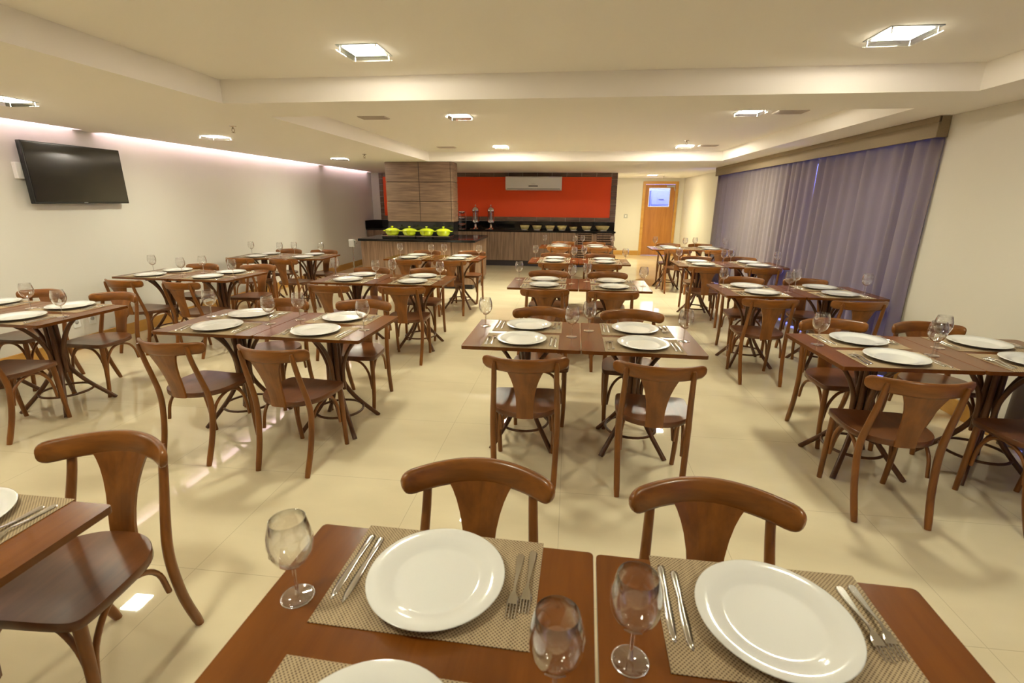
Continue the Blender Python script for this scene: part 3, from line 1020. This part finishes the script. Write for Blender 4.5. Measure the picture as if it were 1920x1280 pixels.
def make_fork():
    """lies along y, tines at +y"""
    f = MB()
    L = 0.19
    def zc(y):   # arch
        t = y / L
        return 0.0015 + 0.009 * math.sin(min(1, max(0, t)) * PI) ** 2 * (1 if t > 0.45 else 0.35)
    secs = [(0.0, 0.006), (0.006, 0.0095), (0.03, 0.0090), (0.07, 0.0052), (0.11, 0.0032), (0.125, 0.0045), (0.135, 0.010), (0.145, 0.0122), (0.155, 0.0122)]
    vs, fs = [], []
    for y, w_ in secs:
        z = zc(y)
        vs += [(-w_, y, z), (w_, y, z), (w_ * 0.8, y, z + 0.0022), (-w_ * 0.8, y, z + 0.0022)]
    for i in range(len(secs) - 1):
        a, b2 = i * 4, (i + 1) * 4
        fs += [(a, a + 1, b2 + 1, b2)[::-1], (a + 1, a + 2, b2 + 2, b2 + 1)[::-1], (a + 2, a + 3, b2 + 3, b2 + 2)[::-1], (a + 3, a, b2, b2 + 3)[::-1]]
    fs += [(0, 1, 2, 3), tuple((len(secs) - 1) * 4 + j for j in (3, 2, 1, 0))]
    f.add(vs, fs)
    for k in range(4):
        x = -0.0098 + k * 0.00653
        f.tube([(x, 0.153, zc(0.153) + 0.0011), (x, 0.17, zc(0.17) + 0.0009), (x * 0.95, L, 0.0035)], [0.0017, 0.0015, 0.0008], 6)
    return f.build('fork', M['steel'])


def make_knife():
    f = MB()
    left = [(-0.004, 0.0), (-0.0075, 0.003), (-0.0085, 0.012), (-0.0075, 0.045), (-0.0058, 0.085), (-0.0065, 0.105), (-0.0075, 0.15), (-0.0062, 0.185), (-0.002, 0.212)]
    rt = [(0.004, 0.0), (0.0075, 0.003), (0.0085, 0.012), (0.0075, 0.045), (0.0058, 0.085), (0.0088, 0.108), (0.0100, 0.15), (0.0085, 0.185), (0.003, 0.208)]
    n = len(left)
    th = [0.003, 0.005, 0.0056, 0.0055, 0.005, 0.004, 0.003, 0.0025, 0.002]
    vs = []
    for i in range(n):
        (xa, ya), (xb, yb) = left[i], rt[i]
        xc = (xa + xb) / 2
        vs += [(xa, ya, 0.0006), (xb, yb, 0.0006), (xb, yb, th[i] * 0.6), (xc, (ya + yb) / 2, th[i]), (xa, ya, th[i] * 0.6)]
    fs = []
    for i in range(n - 1):
        for j in range(5):
            fs.append((i * 5 + j, i * 5 + (j + 1) % 5, (i + 1) * 5 + (j + 1) % 5, (i + 1) * 5 + j)[::-1])
    fs += [(0, 1, 2, 3, 4), tuple((n - 1) * 5 + j for j in (4, 3, 2, 1, 0))]
    f.add(vs, fs, True)
    return f.build('table_knife', M['steel'])


def make_glass():
    r = empty('wine_glass')
    bowl = [(0.0035, 0.079), (0.010, 0.081), (0.024, 0.089), (0.037, 0.104), (0.0445, 0.124), (0.0465, 0.145), (0.0445, 0.166), (0.0365, 0.196),
            (0.0358, 0.197), (0.0351, 0.196), (0.0431, 0.166), (0.0451, 0.145), (0.0431, 0.125), (0.0358, 0.1055), (0.023, 0.0915), (0.009, 0.085), (0.0005, 0.0845)]
    MB().lathe(bowl, 28).build('bowl', M['glass'], r)
    MB().lathe([(0.0055, 0.006), (0.0043, 0.012), (0.0040, 0.05), (0.0044, 0.073), (0.0052, 0.080)], 12).build('stem', M['crystal'], r)
    MB().lathe([(0.0005, 0.0), (0.034, 0.0), (0.0352, 0.0015), (0.030, 0.0032), (0.012, 0.0050), (0.0045, 0.0075)], 28).build('foot', M['glass'], r)
    MB().lathe([(0.0335, 0.0002), (0.0352, 0.0008), (0.0352, 0.0018), (0.0335, 0.0024)], 28, close=True).build('foot_rim', M['crystal'], r)
    return r


chairs, tables, mats = Stock(make_chair()), Stock(make_table()), Stock(make_placemat())
plates, forks, knives, glasses = Stock(make_plate()), Stock(make_fork()), Stock(make_knife()), Stock(make_glass())

# ---------------------------------------------------------------- the table pairs
# key: centre x, centre y, turn of the whole pair, row words, column words
SETS = {
    'C0': (0.080, 0.675, -0.030, 'nearest', 'centre column'),
    'C1': (0.092, 3.041, -0.006, 'second', 'centre column'),
    'C2': (0.107, 5.090, -0.018, 'third', 'centre column'),
    'C3': (0.138, 7.170, -0.020, 'fourth', 'centre column'),
    'C4': (0.146, 9.540, -0.002, 'farthest', 'centre column'),
    'L0': (-1.970, 0.700, 0.000, 'nearest', 'left centre column'),
    'L1': (-1.975, 3.066, -0.025, 'second', 'left centre column'),
    'L2': (-1.994, 5.092, 0.000, 'third', 'left centre column'),
    'L3': (-2.010, 7.220, -0.017, 'farthest', 'left centre column'),
    'M0': (-4.260, 3.124, -0.035, 'nearest', 'left wall column'),
    'M1': (-4.295, 5.060, -0.050, 'middle', 'left wall column'),
    'M2': (-4.320, 7.010, 0.050, 'farthest', 'left wall column'),
    'R0': (2.170, 2.973, 0.031, 'nearest', 'curtain column'),
    'R1': (2.179, 4.989, 0.020, 'second', 'curtain column'),
    'R2': (2.200, 7.125, 0.010, 'third', 'curtain column'),
    'R3': (2.215, 9.523, -0.005, 'farthest', 'curtain column'),
}
# chairs: (near left, near right, far left, far right) as (x from the pair's centre, y of the rail ends from it, turn in degrees)
CH = {
    'C0': (None, None, (-0.330, 0.565, 0.5), (0.352, 0.540, -4)),
    'C1': ((-0.305, -0.570, 3), (0.395, -0.590, -5), (-0.275, 0.550, 1), (0.390, 0.550, -3)),
    'C2': ((-0.329, -0.540, 2), (0.313, -0.570, -1), (-0.347, 0.60, 0), (0.339, 0.60, -3)),
    'C3': ((-0.324, -0.575, 1), (0.330, -0.60, 1), (-0.360, 0.59, 0), (0.342, 0.60, -2)),
    'C4': ((-0.328, -0.55, 2), (0.375, -0.59, -1), (-0.290, 0.58, 0), (0.341, 0.60, -2)),
    'L0': (None, None, None, (0.435, 0.565, 3)),
    'L1': ((-0.345, -0.58, -5), (0.325, -0.625, -6), (-0.335, 0.54, -3), (0.330, 0.59, 2)),
    'L2': ((-0.350, -0.63, -6), (0.390, -0.62, 4), (-0.390, 0.53, -2), (0.308, 0.56, -2)),
    'L3': ((-0.274, -0.62, 2), (0.360, -0.62, 14), (-0.321, 0.58, 0), (0.420, 0.60, -3)),
    'M0': (None, (0.430, -0.590, 4), (-0.390, 0.56, 0), (0.360, 0.53, -1)),
    'M1': ((-0.230, -0.64, -5), (0.430, -0.66, -8), (-0.300, 0.53, -3), (0.420, 0.58, 4)),
    'M2': ((-0.312, -0.63, -6), (0.350, -0.64, -6), (-0.307, 0.58, -2), (0.318, 0.56, 0)),
    'R0': ((-0.480, -0.585, -4), (0.290, -0.60, 4), (-0.315, 0.53, 3), (0.290, 0.52, 0)),
    'R1': ((-0.430, -0.63, -2), (0.300, -0.61, 2), (-0.285, 0.53, 0), (0.365, 0.52, 0)),
    'R2': ((-0.430, -0.64, -8), (0.260, -0.63, -3), (-0.290, 0.52, 2), (0.350, 0.52, -4)),
    'R3': ((-0.320, -0.64, -5), (0.370, -0.63, -2), (-0.271, 0.52, 0), (0.350, 0.55, 0)),
}
GL = {  # glasses: far left, near left, far right, near right (from the pair's centre)
    'C0': ((-0.643, 0.10), (-0.075, -0.05), (0.062, 0.053), (0.64, -0.08)),
    'C1': ((-0.650, 0.148), (-0.059, -0.041), (0.055, 0.123), (0.637, -0.041)),
    'C2': ((-0.655, 0.19), (-0.072, 0.0), (0.085, 0.17), (0.655, -0.03)),
    'C3': ((-0.650, 0.147), (-0.072, -0.023), (0.072, 0.17), (0.655, -0.07)),
    'C4': ((-0.642, 0.154), (-0.055, 0.0), (0.094, 0.18), (0.66, 0.03)),
    'L1': ((-0.624, 0.091), (-0.075, -0.031), (0.060, 0.117), (0.634, -0.075)),
    'L2': ((-0.65, 0.14), (-0.117, 0.01), (0.045, 0.09), (0.605, 0.02)),
    'L3': ((-0.588, 0.05), (-0.060, -0.06), (0.110, 0.05), (0.66, 0.0)),
    'M0': ((-0.64, 0.10), (-0.07, -0.07), (0.077, 0.111), (0.614, -0.087)),
    'M1': ((-0.591, 0.082), (-0.055, -0.08), (0.035, 0.135), (0.612, -0.10)),
    'M2': ((-0.64, 0.16), (-0.12, 0.06), (0.04, 0.19), (0.50, 0.13)),
    'R0': ((-0.638, 0.082), (-0.089, -0.075), (0.058, 0.089), (0.62, -0.08)),
    'R1': ((-0.602, 0.15), (-0.055, -0.066), (0.095, 0.140), (0.635, -0.086)),
    'R2': ((-0.63, 0.15), (-0.05, -0.01), (0.105, 0.18), (0.62, -0.12)),
    'R3': ((-0.59, 0.17), (-0.08, -0.05), (0.13, 0.10), (0.67, 0.08)),
    'L0': (None, None, (0.06, 0.1), None),
}
rng = random.Random(21)
for key, (x0, y0, a, row, colw) in SETS.items():
    ca, sa = math.cos(a), math.sin(a)
    where = '%s table pair, %s' % (row, colw)

    def P(lx, ly, z=0.0):
        return (x0 + lx * ca - ly * sa, y0 + lx * sa + ly * ca, z)
    only = (1,) if key == 'L0' else (-1, 1)
    for sd in only:
        side = 'left' if sd < 0 else 'right'
        tx = sd * (TW / 2 + 0.0035)
        if key == 'R0' and sd > 0:
            tx -= 0.003
        yoff = {('C0', 1): -0.004, ('L1', 1): 0.006}.get((key, sd), 0.0)
        if in_frame([P(tx + u * TW / 2, v * TD / 2, 0.75) for u in (-1, 0, 1) for v in (-1, 0, 1)] + [P(tx, 0, 0.4), P(tx + 0.2, 0, 0)]):
            tag(tables.place(P(tx, yoff), a), 'dark brown square bentwood table, %s one in the %s' % (side, where), 'table',
                'dining tables')
        for far in (1, -1):
            fn = 'far' if far > 0 else 'near'
            # place setting
            mx_, my_ = tx + rng.uniform(-0.008, 0.008), yoff + far * 0.187 + rng.uniform(-0.006, 0.006)
            if key == 'C0' and far > 0:
                mx_ = tx + (0.003 if sd < 0 else 0.004)
                my_ = 0.196
            mrot = a + rng.uniform(-0.012, 0.012) + (PI if far > 0 else 0)
            seat = '%s %s place' % (fn, side)
            corners = [P(mx_ + u * 0.23, my_ + v * 0.155, 0.755) for u in (-1, 0, 1) for v in (-1, 0, 1)]
            if in_frame(corners):
                m_ = mats.place(P(mx_, my_, 0.7503), mrot)
                tag(m_, 'woven taupe placemat at the %s, %s' % (seat, where), 'placemat', 'woven placemats')
            pc = P(mx_ + rng.uniform(-0.006, 0.006), my_ + rng.uniform(-0.006, 0.006) - (0.004 if far > 0 else -0.0), 0.7528)
            if in_frame([(pc[0] + 0.15 * math.cos(t), pc[1] + 0.15 * math.sin(t), 0.77) for t in [k * PI / 6 for k in range(12)]]):
                tag(plates.place(pc, rng.uniform(0, 6)), 'round white dinner plate at the %s, %s' % (seat, where), 'plate', 'white dinner plates')
            c_, s_ = math.cos(mrot), math.sin(mrot)
            mp_ = P(mx_, my_)
            for st_, nm, ofs in ((forks, 'fork', (-0.179, -0.208)), (knives, 'knife', (0.181, 0.208))):
                for q, ox in enumerate(ofs):
                    oy = -0.118 + rng.uniform(-0.006, 0.006) + (0.012 if q == 0 else 0.0)
                    pos = (mp_[0] + ox * c_ - oy * s_, mp_[1] + ox * s_ + oy * c_, 0.7526)
                    tip = (pos[0] - 0.19 * s_, pos[1] + 0.19 * c_, 0.755)
                    if in_frame([pos, tip]):
                        o = st_.place(pos, mrot + rng.uniform(-0.02, 0.02))
                        tag(o, '%s %s at the %s, %s' % ('inner' if q == 0 else 'outer', nm, seat, where), nm,
                            'steel forks' if nm == 'fork' else 'steel knives')
            g = GL[key][{(-1, 1): 0, (-1, -1): 1, (1, 1): 2, (1, -1): 3}[(sd, far)]]
            if g:
                gp = P(g[0], g[1], 0.7502)
                if in_frame([gp, (gp[0], gp[1], 0.93), (gp[0] + 0.04, gp[1], 0.88), (gp[0] - 0.04, gp[1], 0.88)]):
                    tag(glasses.place(gp, 0), 'empty clear wine glass at the %s, %s' % (seat, where), 'wine glass', 'wine glasses')
            # chair
            cidx = {(-1, -1): 0, (1, -1): 1, (-1, 1): 2, (1, 1): 3}[(sd, far)]
            cd = CH[key][cidx]
            if cd:
                lx, ly, deg = cd
                rz = math.radians(deg) + (0 if far < 0 else PI)
                # rail ends sit 0.25 behind the chair's origin
                px_, py_ = x0 + lx, y0 + ly
                ox, oy = px_ - 0.25 * math.sin(rz), py_ + 0.25 * math.cos(rz)
                pts = [(ox + u, oy + v, z) for u in (-0.2, 0.2) for v in (-0.2, 0.2) for z in (0, 0.45, 0.75)]
                if in_frame(pts):
                    tag(chairs.place((ox, oy, 0), rz), 'brown bentwood chair at the %s, %s' % (seat, where), 'chair', 'bentwood dining chairs')
